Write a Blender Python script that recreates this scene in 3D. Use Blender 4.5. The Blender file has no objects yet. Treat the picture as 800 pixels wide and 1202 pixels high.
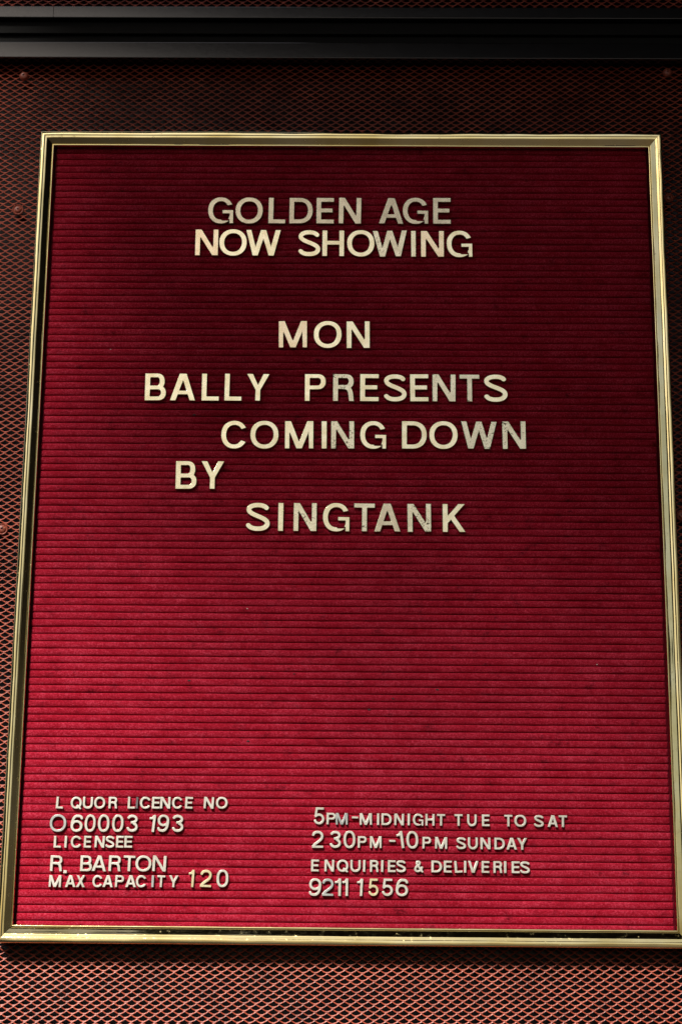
import bpy, bmesh, math, random
import numpy as np
from mathutils import Matrix, Vector

random.seed(11)
rng = np.random.default_rng(5)
scene = bpy.context.scene
COL = scene.collection
MM = 0.001
BZ = 1.65                       # height of the board's centre above the pavement

# ------------------------------------------------------------------ camera
def make_camera():
    px, py, pz = 16.914, -1730.25, -482.83
    rx, ry, rz = 0.273591, -0.0091572, 0.0127518
    a = rz; R1 = Matrix(((math.cos(a), math.sin(a), 0), (-math.sin(a), math.cos(a), 0), (0, 0, 1)))
    a = rx; R2 = Matrix(((1, 0, 0), (0, math.cos(a), math.sin(a)), (0, -math.sin(a), math.cos(a))))
    a = ry; R3 = Matrix(((math.cos(a), 0, -math.sin(a)), (0, 1, 0), (math.sin(a), 0, math.cos(a))))
    R = R3 @ R2 @ R1
    right, fwd, up = R[0], R[1], R[2]
    cam = bpy.data.cameras.new('camera')
    cam.sensor_fit = 'VERTICAL'
    cam.sensor_height = 36.0
    cam.lens = 2300 / 1202 * 36.0
    cam.clip_start = 0.05
    cam.clip_end = 500
    o = bpy.data.objects.new('camera', cam)
    COL.objects.link(o)
    M = Matrix(((right[0], up[0], -fwd[0], px * MM),
                (right[1], up[1], -fwd[1], py * MM),
                (right[2], up[2], -fwd[2], pz * MM + BZ),
                (0, 0, 0, 1)))
    o.matrix_world = M
    scene.camera = o
make_camera()

# ------------------------------------------------------------------ light
SUN_EL, SUN_AZ = math.radians(40), math.radians(24)     # azimuth measured to the left of the wall's normal
sd = Vector((-math.sin(SUN_AZ) * math.cos(SUN_EL), -math.cos(SUN_AZ) * math.cos(SUN_EL), math.sin(SUN_EL)))
world = bpy.data.worlds.new('World')
scene.world = world
world.use_nodes = True
wn = world.node_tree
sky = wn.nodes.new('ShaderNodeTexSky')
sky.sky_type = 'NISHITA'
sky.sun_disc = False
sky.sun_elevation = SUN_EL
sky.sun_rotation = math.atan2(sd.x, sd.y)
sky.dust_density = 4.0
sky.air_density = 1.0
bg = wn.nodes['Background']
wn.links.new(sky.outputs[0], bg.inputs['Color'])
bg.inputs['Strength'].default_value = 0.064
sl = bpy.data.lights.new('sun', 'SUN')
sl.energy = 5.0
sl.angle = math.radians(12)
sl.color = (1.0, 0.95, 0.86)
so = bpy.data.objects.new('sun', sl)
COL.objects.link(so)
so.rotation_euler = sd.to_track_quat('Z', 'Y').to_euler()
so.location = (-2, -4, 5)

vs = scene.view_settings
vs.view_transform = 'Standard'
vs.look = 'None'
vs.gamma = 1.0
vs.use_curve_mapping = False
vs.exposure = 0.30
scene.cycles.max_bounces = 6
scene.cycles.caustics_reflective = False
scene.cycles.caustics_refractive = False

# ------------------------------------------------------------------ helpers
def mesh_obj(name, verts, faces, mat, parent=None, smooth=False, sharp=None):
    me = bpy.data.meshes.new(name)
    me.from_pydata([tuple(v) for v in verts], [], faces)
    me.update()
    if smooth:
        me.polygons.foreach_set('use_smooth', [True] * len(me.polygons))
        if sharp is not None:
            me.set_sharp_from_angle(angle=math.radians(sharp))
    me.materials.append(mat)
    o = bpy.data.objects.new(name, me)
    COL.objects.link(o)
    if parent is not None:
        o.parent = parent
    return o

def empty(name, loc=(0, 0, 0)):
    o = bpy.data.objects.new(name, None)
    o.empty_display_size = 0.05
    COL.objects.link(o)
    o.location = loc
    return o

def tag(o, label, cat, group=None):
    o['label'] = label
    o['category'] = cat
    if group:
        o['group'] = group
    return o

def box(x0, x1, y0, y1, z0, z1):
    v = [(x0, y0, z0), (x1, y0, z0), (x1, y1, z0), (x0, y1, z0), (x0, y0, z1), (x1, y0, z1), (x1, y1, z1), (x0, y1, z1)]
    f = [(0, 3, 2, 1), (4, 5, 6, 7), (0, 1, 5, 4), (1, 2, 6, 5), (2, 3, 7, 6), (3, 0, 4, 7)]
    return v, f

def P(x, y, z):                 # board millimetres -> world metres
    return (x * MM, y * MM, z * MM + BZ)

# ------------------------------------------------------------------ materials
def new_mat(name, base, rough, metal=0.0):
    m = bpy.data.materials.new(name)
    m.use_nodes = True
    b = m.node_tree.nodes['Principled BSDF']
    b.inputs['Base Color'].default_value = (*base, 1)
    b.inputs['Roughness'].default_value = rough
    b.inputs['Metallic'].default_value = metal
    return m, m.node_tree, b

def noise(nt, scale, detail=3, coord='Object', stretch=None, rough=0.5, per_object=False):
    tc = nt.nodes.new('ShaderNodeTexCoord')
    n = nt.nodes.new('ShaderNodeTexNoise')
    n.inputs['Scale'].default_value = scale
    n.inputs['Detail'].default_value = detail
    n.inputs['Roughness'].default_value = rough
    src = tc.outputs[coord]
    if stretch:
        mp = nt.nodes.new('ShaderNodeMapping')
        mp.inputs['Scale'].default_value = stretch
        nt.links.new(src, mp.inputs['Vector'])
        src = mp.outputs[0]
    if per_object:
        oi = nt.nodes.new('ShaderNodeObjectInfo')
        mul = nt.nodes.new('ShaderNodeVectorMath'); mul.operation = 'SCALE'
        comb = nt.nodes.new('ShaderNodeCombineXYZ')
        for k in range(3):
            nt.links.new(oi.outputs['Random'], comb.inputs[k])
        nt.links.new(comb.outputs[0], mul.inputs[0]); mul.inputs['Scale'].default_value = 37.0
        add = nt.nodes.new('ShaderNodeVectorMath'); add.operation = 'ADD'
        nt.links.new(src, add.inputs[0]); nt.links.new(mul.outputs[0], add.inputs[1])
        src = add.outputs[0]
    nt.links.new(src, n.inputs['Vector'])
    return n

def ramp(nt, src, stops):
    r = nt.nodes.new('ShaderNodeValToRGB')
    e = r.color_ramp.elements
    e[0].position, e[0].color = stops[0][0], (*stops[0][1], 1)
    e[1].position, e[1].color = stops[-1][0], (*stops[-1][1], 1)
    for p, c in stops[1:-1]:
        k = e.new(p); k.color = (*c, 1)
    nt.links.new(src, r.inputs[0])
    return r

def bump(nt, b, src, dist, strength=1.0, prev=None):
    n = nt.nodes.new('ShaderNodeBump')
    n.inputs['Distance'].default_value = dist
    n.inputs['Strength'].default_value = strength
    nt.links.new(src, n.inputs['Height'])
    if prev is not None:
        nt.links.new(prev.outputs[0], n.inputs['Normal'])
    nt.links.new(n.outputs[0], b.inputs['Normal'])
    return n

# red felt
FELT, nt, b = new_mat('red_felt', (0.40, 0.012, 0.035), 0.95)
n1 = noise(nt, 900, 4, rough=0.7); n2 = noise(nt, 45, 4, rough=0.6, stretch=(1, 1, 2))
mixf = nt.nodes.new('ShaderNodeMath'); mixf.operation = 'MULTIPLY_ADD'
nt.links.new(n1.outputs['Fac'], mixf.inputs[0]); mixf.inputs[1].default_value = 0.8
sc2 = nt.nodes.new('ShaderNodeMath'); sc2.operation = 'MULTIPLY'
nt.links.new(n2.outputs['Fac'], sc2.inputs[0]); sc2.inputs[1].default_value = 0.2
nt.links.new(sc2.outputs[0], mixf.inputs[2])
r = ramp(nt, mixf.outputs[0], [(0.34, (0.24, 0.003, 0.010)), (0.5, (0.42, 0.009, 0.030)), (0.66, (0.68, 0.065, 0.12))])
nwr = noise(nt, 75, 5, rough=0.75, stretch=(1, 1, 1.8))
rw = ramp(nt, nwr.outputs['Fac'], [(0.30, (0.45,) * 3), (0.38, (0.85,) * 3), (0.46, (1, 1, 1))])
nfd = noise(nt, 5, 3)
rf = ramp(nt, nfd.outputs['Fac'], [(0.35, (0.86,) * 3), (0.65, (1.08,) * 3)])
m1 = nt.nodes.new('ShaderNodeMix'); m1.data_type = 'RGBA'; m1.blend_type = 'MULTIPLY'; m1.inputs['Factor'].default_value = 1
nt.links.new(r.outputs[0], m1.inputs['A']); nt.links.new(rw.outputs[0], m1.inputs['B'])
m2 = nt.nodes.new('ShaderNodeMix'); m2.data_type = 'RGBA'; m2.blend_type = 'MULTIPLY'; m2.inputs['Factor'].default_value = 1
nt.links.new(m1.outputs['Result'], m2.inputs['A']); nt.links.new(rf.outputs[0], m2.inputs['B'])
nt.links.new(m2.outputs['Result'], b.inputs['Base Color'])
b.inputs['Specular IOR Level'].default_value = 0.1
b.inputs['Sheen Weight'].default_value = 0.08
b.inputs['Sheen Roughness'].default_value = 0.4
b.inputs['Sheen Tint'].default_value = (1, 0.35, 0.4, 1)
bump(nt, b, n1.outputs['Fac'], 0.0006, 1.0)

# groove bottoms: same felt, with the groove's shade put into a darker colour
GROOVE_SHADE, nt, b = new_mat('shaded_groove_felt', (0.10, 0.004, 0.01), 0.95)
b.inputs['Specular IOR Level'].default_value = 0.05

# polished brass moulding
BRASS, nt, b = new_mat('polished_brass', (0.80, 0.66, 0.34), 0.14, 1.0)
nb = noise(nt, 14, 5, stretch=(1, 1, 1), rough=0.6)
r = ramp(nt, nb.outputs['Fac'], [(0.3, (0.80, 0.64, 0.26)), (0.5, (0.94, 0.80, 0.40)), (0.7, (0.98, 0.88, 0.52))])
nd = noise(nt, 130, 6, rough=0.8)
rd = ramp(nt, nd.outputs['Fac'], [(0.66, (0, 0, 0)), (0.72, (1, 1, 1))])
mxb = nt.nodes.new('ShaderNodeMix'); mxb.data_type = 'RGBA'
nt.links.new(rd.outputs[0], mxb.inputs['Factor']); nt.links.new(r.outputs[0], mxb.inputs['A'])
mxb.inputs['B'].default_value = (0.16, 0.11, 0.05, 1)
nt.links.new(mxb.outputs['Result'], b.inputs['Base Color'])
ns = noise(nt, 260, 3, rough=0.7)
rr = ramp(nt, ns.outputs['Fac'], [(0.4, (0.06,) * 3), (0.62, (0.12,) * 3), (0.75, (0.40,) * 3)])
nt.links.new(rr.outputs[0], b.inputs['Roughness'])
nw = noise(nt, 22, 2)
bump(nt, b, nw.outputs['Fac'], 0.0008, 0.5)

# gold and silver faced plastic letters
def letter_mat(name, c_lo, c_hi, metal, rough, spots=None, spot_amt=0.62):
    m, nt, b = new_mat(name, c_hi, rough, metal)
    n = noise(nt, 120, 3, per_object=True)
    r = ramp(nt, n.outputs['Fac'], [(0.3, c_lo), (0.65, c_hi)])
    col = r.outputs[0]
    if spots:
        s = noise(nt, 420, 5, per_object=True, rough=0.75)
        s2 = noise(nt, 60, 2, per_object=True)
        mm = nt.nodes.new('ShaderNodeMath'); mm.operation = 'MULTIPLY_ADD'
        nt.links.new(s2.outputs['Fac'], mm.inputs[0]); mm.inputs[1].default_value = 0.35
        nt.links.new(s.outputs['Fac'], mm.inputs[2])
        r2 = ramp(nt, mm.outputs[0], [(spot_amt, (0, 0, 0)), (spot_amt + 0.10, (1, 1, 1))])
        mx = nt.nodes.new('ShaderNodeMix'); mx.data_type = 'RGBA'
        nt.links.new(r2.outputs[0], mx.inputs['Factor'])
        nt.links.new(col, mx.inputs['A'])
        mx.inputs['B'].default_value = (*spots, 1)
        col = mx.outputs['Result']
    nt.links.new(col, b.inputs['Base Color'])
    nf = noise(nt, 700, 3, per_object=True)
    bump(nt, b, nf.outputs['Fac'], 0.00008, 0.6)
    return m
GOLD = letter_mat('cream_gold_foil', (0.82, 0.72, 0.44), (0.98, 0.91, 0.63), 0.9, 0.20, (0.30, 0.23, 0.12), 0.90)
WARM = letter_mat('warm_gold_foil', (0.86, 0.68, 0.42), (0.98, 0.84, 0.58), 0.85, 0.22, (0.30, 0.23, 0.12), 0.88)
DULL_SHADED = letter_mat('dull_shaded_gold_foil', (0.62, 0.54, 0.38), (0.78, 0.70, 0.50), 0.8, 0.26, (0.22, 0.18, 0.12), 0.86)  # one dull letter's own finish; also carries the top line's shade as colour
TARN = letter_mat('tarnished_gold_foil', (0.74, 0.67, 0.46), (0.92, 0.86, 0.62), 0.85, 0.24, (0.12, 0.10, 0.06), 0.74)
SILV = letter_mat('pale_silver_foil', (0.70, 0.68, 0.58), (0.86, 0.84, 0.76), 0.35, 0.35)
GREY = letter_mat('grey_silver_foil', (0.50, 0.53, 0.52), (0.66, 0.69, 0.67), 0.5, 0.32)
SGLD = letter_mat('small_gold_foil', (0.78, 0.68, 0.40), (0.88, 0.80, 0.52), 0.35, 0.35)
DARK = letter_mat('bare_dark_plastic', (0.10, 0.09, 0.10), (0.18, 0.17, 0.18), 0.0, 0.4)

# red oxide painted expanded metal
MESH, nt, b = new_mat('red_oxide_paint', (0.40, 0.10, 0.06), 0.42)
nm = noise(nt, 60, 5, rough=0.65)
r = ramp(nt, nm.outputs['Fac'], [(0.3, (0.36, 0.068, 0.038)), (0.55, (0.50, 0.10, 0.055)), (0.75, (0.58, 0.15, 0.09))])
ng = noise(nt, 28, 6, rough=0.8)
rg = ramp(nt, ng.outputs['Fac'], [(0.36, (0.55, 0.5, 0.5)), (0.52, (1, 1, 1)), (0.72, (1.1, 1.2, 1.3))])
m1 = nt.nodes.new('ShaderNodeMix'); m1.data_type = 'RGBA'; m1.blend_type = 'MULTIPLY'; m1.inputs['Factor'].default_value = 1
nt.links.new(r.outputs[0], m1.inputs['A']); nt.links.new(rg.outputs[0], m1.inputs['B'])
nt.links.new(m1.outputs['Result'], b.inputs['Base Color'])
b.inputs['Specular IOR Level'].default_value = 0.6
SCREW, nt, b = new_mat('painted_screw', (0.36, 0.09, 0.055), 0.36)
nm = noise(nt, 500, 3)
bump(nt, b, nm.outputs['Fac'], 0.0002, 0.4)

BLACK, nt, b = new_mat('black_enamel', (0.004, 0.004, 0.0045), 0.08)
b.inputs['Specular IOR Level'].default_value = 0.9
nm = noise(nt, 300, 4, rough=0.7)
rr = ramp(nt, nm.outputs['Fac'], [(0.35, (0.09,) * 3), (0.7, (0.11,) * 3)])
nt.links.new(rr.outputs[0], b.inputs['Roughness'])
RUBBER, nt, b = new_mat('black_rubber', (0.004, 0.004, 0.004), 0.55)
b.inputs['Specular IOR Level'].default_value = 0.15
WALLM, nt, b = new_mat('black_backing_board', (0.003, 0.003, 0.004), 0.16)
b.inputs['Specular IOR Level'].default_value = 0.12
nm = noise(nt, 20, 4)
bump(nt, b, nm.outputs['Fac'], 0.002, 0.4)
PAVE, nt, b = new_mat('brown_paving', (0.06, 0.035, 0.02), 0.8)
nm = noise(nt, 6, 5)
r = ramp(nt, nm.outputs['Fac'], [(0.3, (0.020, 0.012, 0.007)), (0.7, (0.036, 0.020, 0.011))])
nt.links.new(r.outputs[0], b.inputs['Base Color'])
BLOCKER, nt, b = new_mat('added_blocker_dark', (0.05, 0.043, 0.036), 0.7)  # dark surface of the unseen canopy, wall and blocks added to stop light
LINT, nt, b = new_mat('dark_lint', (0.05, 0.045, 0.045), 0.9)
LINTW, nt, b = new_mat('pale_lint', (0.7, 0.66, 0.62), 0.9)

# ------------------------------------------------------------------ setting
def struct(o):
    o['kind'] = 'structure'
    return o
# pavement under the sign
v, f = box(-60, 60, -60, 0.06, -0.1, 0.0)
struct(mesh_obj('ground', v, f, PAVE))
# wall board behind the mesh
v, f = box(-3.0, 0.85, 0.030, 0.055, 0.0, BZ + 1.5)
struct(mesh_obj('wall', v, f, WALLM))
# unseen canopy added to shade the board; slanted edge and notch shape the light
CZ = BZ + 1.50
dl, dr = 1.15, 3.1
xs = (-4.0, 4.0)
def cd(x):
    return CAN0 + CANS * x
CAN0, CANS = 2.13, 0.26
x1, xe = 0.85, -1.13
ring = [(-0.02, 0.056), (x1, 0.056), (x1, -cd(x1)), (xe, -cd(xe)), (-0.86, -0.80), (-0.10, -0.62)]
v = [(a, c, CZ) for a, c in ring] + [(a, c, CZ + 0.12) for a, c in ring]
nr = len(ring)
f = [tuple(range(nr)), tuple(range(nr, 2 * nr))[::-1]] + [(k, (k + 1) % nr, (k + 1) % nr + nr, k + nr) for k in range(nr)]
struct(mesh_obj('added_canopy', v, f, BLOCKER))
# unseen wall added at the right to block skylight and darken brass reflections
v, f = box(0.851, 1.05, -1.7, 0.055, 0.0, CZ + 0.6)
struct(mesh_obj('added_side_wall', v, f, BLOCKER))
# unseen dark blocks added across the lane to cut skylight on the board
v, f = box(2.6, 9.0, -12.0, -8.0, 0.0, 9.0)
tag(mesh_obj('added_building', v, f, BLOCKER), 'tall dark block added across the lane to cut skylight on the sign', 'added_building')
v, f = box(-9.0, -3.0, -14.0, -5.0, 0.0, 5.6)
tag(mesh_obj('added_building', v, f, BLOCKER), 'lower dark block added at the left of the lane to cut skylight', 'added_building')

# ------------------------------------------------------------------ expanded metal mesh
LWD, SROW = 10.24, 3.285
def expanded_mesh(name, x0, x1, z0, z1, hole=None, phase=0.0, parent=None, ymid=19.5):
    """rows of flattened zigzag strands that meet at the bonds, each twisted out of the sheet"""
    verts, faces = [], []
    amp = SROW / 2 - 0.50
    knots = [(-0.03, amp, 22), (0.03, amp, 22), (0.21, -0.22 * amp, 36), (0.40, -amp, 26), (0.60, -amp, 26), (0.79, -0.22 * amp, 36)]
    hw, hd = 0.60, 0.36
    def prof_at(deg):
        ct, st = math.cos(math.radians(deg)), math.sin(math.radians(deg))
        return [(a * ct - c * st, a * st + c * ct) for a, c in ((-hw, -hd), (hw, -hd), (hw, hd), (-hw, hd))]
    profs = {d_: prof_at(d_) for d_ in (22, 26, 36)}
    nrow = int((z1 - z0) / SROW)
    for k in range(nrow):
        zc = z0 + (k + 0.5) * SROW
        ph = phase + (0.5 if k % 2 else 0.0)
        n0 = int((x0) / LWD) - 1
        n1 = int((x1) / LWD) + 1
        pts = []
        for n in range(n0, n1 + 1):
            for u, dz, tl in knots:
                x = (n + u + ph) * LWD
                if x0 <= x <= x1:
                    pts.append((x, zc + dz, tl))
        prev = None
        for x, z, tl in pts:
            if hole and hole[0] < x < hole[1] and hole[2] < z < hole[3]:
                prev = None
                continue
            j = len(verts)
            jx, jz = random.uniform(-.16, .16), random.uniform(-.10, .10)
            jz += 0.25 * math.sin(x * 0.023 + zc * 0.011) * math.sin(zc * 0.031)
            for a, c in profs[tl]:
                verts.append(P(x + jx, ymid + c, z + a + jz))
            if prev is not None:
                p = prev
                for q in range(4):
                    r_ = (q + 1) % 4
                    faces.append((p + q, j + q, j + r_, p + r_))
            else:
                faces.append((j, j + 1, j + 2, j + 3))
            prev = j
    o = mesh_obj(name, verts, faces, MESH, parent)
    return o

mp = empty('mesh_panel', P(0, 19.5, -500))
tag(mp, 'red oxide expanded metal mesh panel with diamond holes behind the brass framed board', 'mesh panel')
def parent_keep(o, p):
    o.parent = p
    o.matrix_parent_inverse = Matrix.Translation(-p.location)
    return o
em = expanded_mesh('expanded_metal', -440, 425, -560, 471, hole=(-272, 272, -355, 355), phase=0.15)
parent_keep(em, mp)

def screw(x, z, r, parent, name='screw', y=17.2, washer=True, rot=0.3):
    bm = bmesh.new()
    ring = []
    # dished washer + pan head profile, then a recessed cross
    prof = [(r, 2.2), (r * 1.0, 0.6), (r * .93, 0.1), (r * .80, 0.35), (r * .72, 0.9), (r * .62, 0.7), (r * .60, -.2), (r * .5, -.7), (r * .33, -.9)] if washer else \
           [(r, 2.2), (r * .98, .7), (r * .88, -.2), (r * .7, -.8), (r * .5, -1.15), (r * .34, -1.25)]
    N = 32
    for rr_, yy in prof:
        ring.append([bm.verts.new((rr_ * math.cos(2 * math.pi * k / N), yy, rr_ * math.sin(2 * math.pi * k / N))) for k in range(N)])
    for a, c in zip(ring, ring[1:]):
        for k in range(N):
            bm.faces.new((a[k], c[k], c[(k + 1) % N], a[(k + 1) % N]))
    # cross recess: inner ring split between rim level and sunk arms
    top = prof[-1][1]; ri = prof[-1][0]
    w = ri * 0.30
    arm = ri * 0.98
    cross = [(-w, -arm), (w, -arm), (w, -w), (arm, -w), (arm, w), (w, w), (w, arm), (-w, arm), (-w, w), (-arm, w), (-arm, -w), (-w, -w)]
    up = [bm.verts.new((a, top - .05, c)) for a, c in cross]
    dn = [bm.verts.new((a * .7, top + 1.5, c * .7)) for a, c in cross]
    for k in range(12):
        bm.faces.new((up[k], dn[k], dn[(k + 1) % 12], up[(k + 1) % 12]))
    bm.faces.new(dn)
    # land between the cross and the ring
    edges = [bm.edges.get((up[k], up[(k + 1) % 12])) for k in range(12)] + [bm.edges.get((ring[-1][k], ring[-1][(k + 1) % N])) for k in range(N)]
    bmesh.ops.triangle_fill(bm, use_beauty=True, use_dissolve=False, edges=[e for e in edges if e])
    bmesh.ops.rotate(bm, verts=bm.verts, cent=(0, 0, 0), matrix=Matrix.Rotation(rot, 3, 'Y'))
    bmesh.ops.scale(bm, verts=bm.verts, vec=(MM, MM, MM))
    bmesh.ops.recalc_face_normals(bm, faces=bm.faces)
    me = bpy.data.meshes.new(name); bm.to_mesh(me); bm.free()
    me.polygons.foreach_set('use_smooth', [True] * len(me.polygons))
    me.set_sharp_from_angle(angle=math.radians(40))
    me.materials.append(SCREW)
    o = bpy.data.objects.new(name, me); COL.objects.link(o)
    o.location = P(x, y, z)
    parent_keep(o, parent)
    return o
screw(-323.0, 454.5, 4.5, mp, washer=False, rot=0.1)
screw(-321.2, 310.8, 5.5, mp, rot=0.75)
screw(-318.8, -10.4, 5.5, mp, rot=0.3)
screw(312.4, 460.3, 4.7, mp, washer=False)
screw(309.2, 325.9, 4.8, mp, rot=0.9)
screw(309.5, 6.4, 5.4, mp, rot=0.5)

mp2 = empty('mesh_panel', P(0, 19.5, 520))
tag(mp2, 'red mesh panel above the black steel rail, only its bottom teeth showing', 'mesh panel')
em2 = expanded_mesh('expanded_metal', -440, 425, 520.5, 700, phase=0.4)
parent_keep(em2, mp2)

# ------------------------------------------------------------------ black steel rail
rail = empty('steel_rail', P(0, 8, 461))
tag(rail, 'black enamelled steel rail running across above the brass framed board', 'rail')
def extrude_profile(name, prof, x0, x1, mat, parent, nseg=1):
    verts, faces = [], []
    n = len(prof)
    for s in range(nseg + 1):
        x = x0 + (x1 - x0) * s / nseg
        for y, z in prof:
            verts.append(P(x, y, z))
    for s in range(nseg):
        for k in range(n):
            a, c = s * n + k, s * n + (k + 1) % n
            faces.append((a, c, c + n, a + n))
    faces.append(tuple(range(n))[::-1]); faces.append(tuple(range(nseg * n, nseg * n + n)))
    o = mesh_obj(name, verts, faces, mat, None, smooth=True, sharp=10)
    parent_keep(o, parent)
    bm = bmesh.new(); bm.from_mesh(o.data); bmesh.ops.recalc_face_normals(bm, faces=bm.faces); bm.to_mesh(o.data); bm.free()
    return o
def plate(z0, z1, yf, yb, r=0.8, lean=0.0):
    q = yf - lean
    return [(yb, z0), (yf + r, z0), (yf + .25 * r, z0 + .25 * r), (yf, z0 + r), (q, z1 - r), (q + .25 * r, z1 - .25 * r), (q + r, z1), (yb, z1)]
extrude_profile('lower_flange', plate(468.5, 485.5, 6, 29, lean=0.2), -900, 900, BLACK, rail)
extrude_profile('web', plate(485.7, 498.0, 16, 29, .5), -900, 900, RUBBER, rail)
extrude_profile('seal_strip', plate(498.2, 511.4, 12, 29, .7), -900, 900, RUBBER, rail)
extrude_profile('upper_flange', plate(512.0, 524.3, 5, 29, lean=0.36), -294.5, 900, BLACK, rail)
extrude_profile('upper_flange', plate(512.0, 524.3, 5, 29, lean=0.36), -900, -295.0, BLACK, rail)

# ------------------------------------------------------------------ letter board: brass frame and ribbed felt panel
board = empty('letter_board', P(0, 16, -386))
tag(board, 'red felt letter board in a polished brass frame mounted on the mesh', 'letter board')
FW, FH = 300.0, 386.1
prof = [(0.0, 17.5), (0.0, 2.0), (0.12, 1.2), (0.35, 0.55), (0.7, 0.24), (1.2, 0.08), (2.0, 0.0), (2.8, 0.0), (3.5, 0.05), (4.0, 0.14), (4.25, 0.34), (4.7, 0.44), (5.5, 0.53), (6.3, 0.66),
        (6.85, 0.88), (7.2, 1.22), (8.0, 1.80), (8.8, 2.42), (9.6, 3.06), (10.4, 3.68), (11.1, 4.15), (11.35, 4.1), (11.55, 3.75), (11.9, 3.6), (12.5, 3.58), (12.9, 3.8), (13.1, 4.4), (13.1, 13.0), (11.0, 17.0)]
KB, KT = 1.19, 1.06
def frame_rail(side):
    # runs along +t; u is measured inward from the outer edge
    L = FW if side in 'tb' else FH
    N = 140
    verts, faces = [], []
    n = len(prof)
    ph = random.uniform(0, 9); ph2 = random.uniform(0, 9)
    for s in range(N + 1):
        q = -1 + 2 * s / N
        for u, y in prof:
            # mitre with a hairline joint; the bottom rail shows a little wider than the others
            if side in 'tb': t = q * (L - u - 0.06) + 0.8 * (q + 1)
            else: t = -(L - KB * u - 0.06) + (q + 1) / 2 * (2 * L - (KB + KT) * u - 0.12)
            ub = u * (KB if side == 'b' else KT if side == 't' else 1)
            wob = 0.10 * math.sin(t * 0.021 + ph) + 0.05 * math.sin(t * 0.067 + 2 * ph)
            tw = 0.030 * math.sin(t * 0.017 + ph2) + 0.022 * math.sin(t * 0.047 + ph) + 0.012 * math.sin(t * 0.13 + ph2 * 3)
            yy = y + (wob * 0.6 + tw * (u - 6.5) if y < 10 else 0)
            if side == 'b':  pnt = (t, yy, -FH + ub + wob * .3)
            elif side == 't': pnt = (t, yy, FH - ub + wob * .3)
            elif side == 'l': pnt = (-FW + u + wob * .3, yy, t)
            else: pnt = (FW + 1.6 - u + wob * .3, yy, t)
            verts.append(P(*pnt))
    for s in range(N):
        for k in range(n):
            a, c = s * n + k, s * n + (k + 1) % n
            faces.append((a, c, c + n, a + n))
    faces.append(tuple(range(n))); faces.append(tuple(range(N * n, N * n + n)))
    o = mesh_obj('frame_rail', verts, faces, BRASS, None, smooth=True, sharp=38)
    bm = bmesh.new(); bm.from_mesh(o.data); bmesh.ops.recalc_face_normals(bm, faces=bm.faces); bm.to_mesh(o.data); bm.free()
    parent_keep(o, board)
for s in 'tblr':
    frame_rail(s)

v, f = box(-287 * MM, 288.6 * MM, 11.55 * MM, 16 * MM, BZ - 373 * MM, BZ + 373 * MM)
panel = mesh_obj('felt_panel', v, f, GROOVE_SHADE)
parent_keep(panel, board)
panel_inv = panel.matrix_parent_inverse.copy()
RX0, RX1 = -285.4, 287.4
PITCH, ZTOP = 6.725, 366.77
RIBP = [(-3.27, 2.4), (-3.2, 1.5), (-2.9, 0.8), (-2.0, 0.36), (-0.7, 0.12), (0.7, 0.0), (1.8, 0.14), (2.55, 0.45), (3.05, 1.05), (3.27, 2.4)]
SMOOTHK = np.hanning(9); SMOOTHK /= SMOOTHK.sum()
def rib(k):
    zc = ZTOP - (k - 0.5) * PITCH
    N = 96
    x = np.linspace(RX0 + random.uniform(-.5, .5), RX1 + random.uniform(-.4, .4), N + 1)
    def wander(a):
        r_ = rng.normal(0, a, N + 9)
        return np.convolve(r_, SMOOTHK, 'same')[:N + 1]
    up, dn, dy = wander(.20), wander(.22), wander(.12)
    verts, faces = [], []
    n = len(RIBP)
    for i in range(N + 1):
        e = min(i, N - i)
        sink = (2.2, .7, .15)[e] if e < 3 else 0
        xx = x[i]
        if e == 1: xx = x[0] + .6 if i == 1 else x[N] - .6
        if e == 2: xx = x[0] + 1.7 if i == 2 else x[N] - 1.7
        for j, (dz, y) in enumerate(RIBP):
            w = (dz + 3.27) / 6.54
            yy = 9.2 + y + sink * (1 - y / 2.4) + (dy[i] if 0 < j < n - 1 else 0)
            verts.append(P(xx, yy, zc + dz * .985 + up[i] * w + dn[i] * (1 - w)))
    for i in range(N):
        for j in range(n - 1):
            a = i * n + j
            faces.append((a, a + n, a + n + 1, a + 1))
    o = mesh_obj('felt_rib', verts, faces, FELT, None, smooth=True)
    o.parent = panel
    o.matrix_parent_inverse = Matrix.Identity(4)
    o.location = (0, 0, 0)
    # panel sits at the world origin inside its parent, so ribs keep their coordinates
    return o
for k in range(0, 111):
    rib(k)

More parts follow.
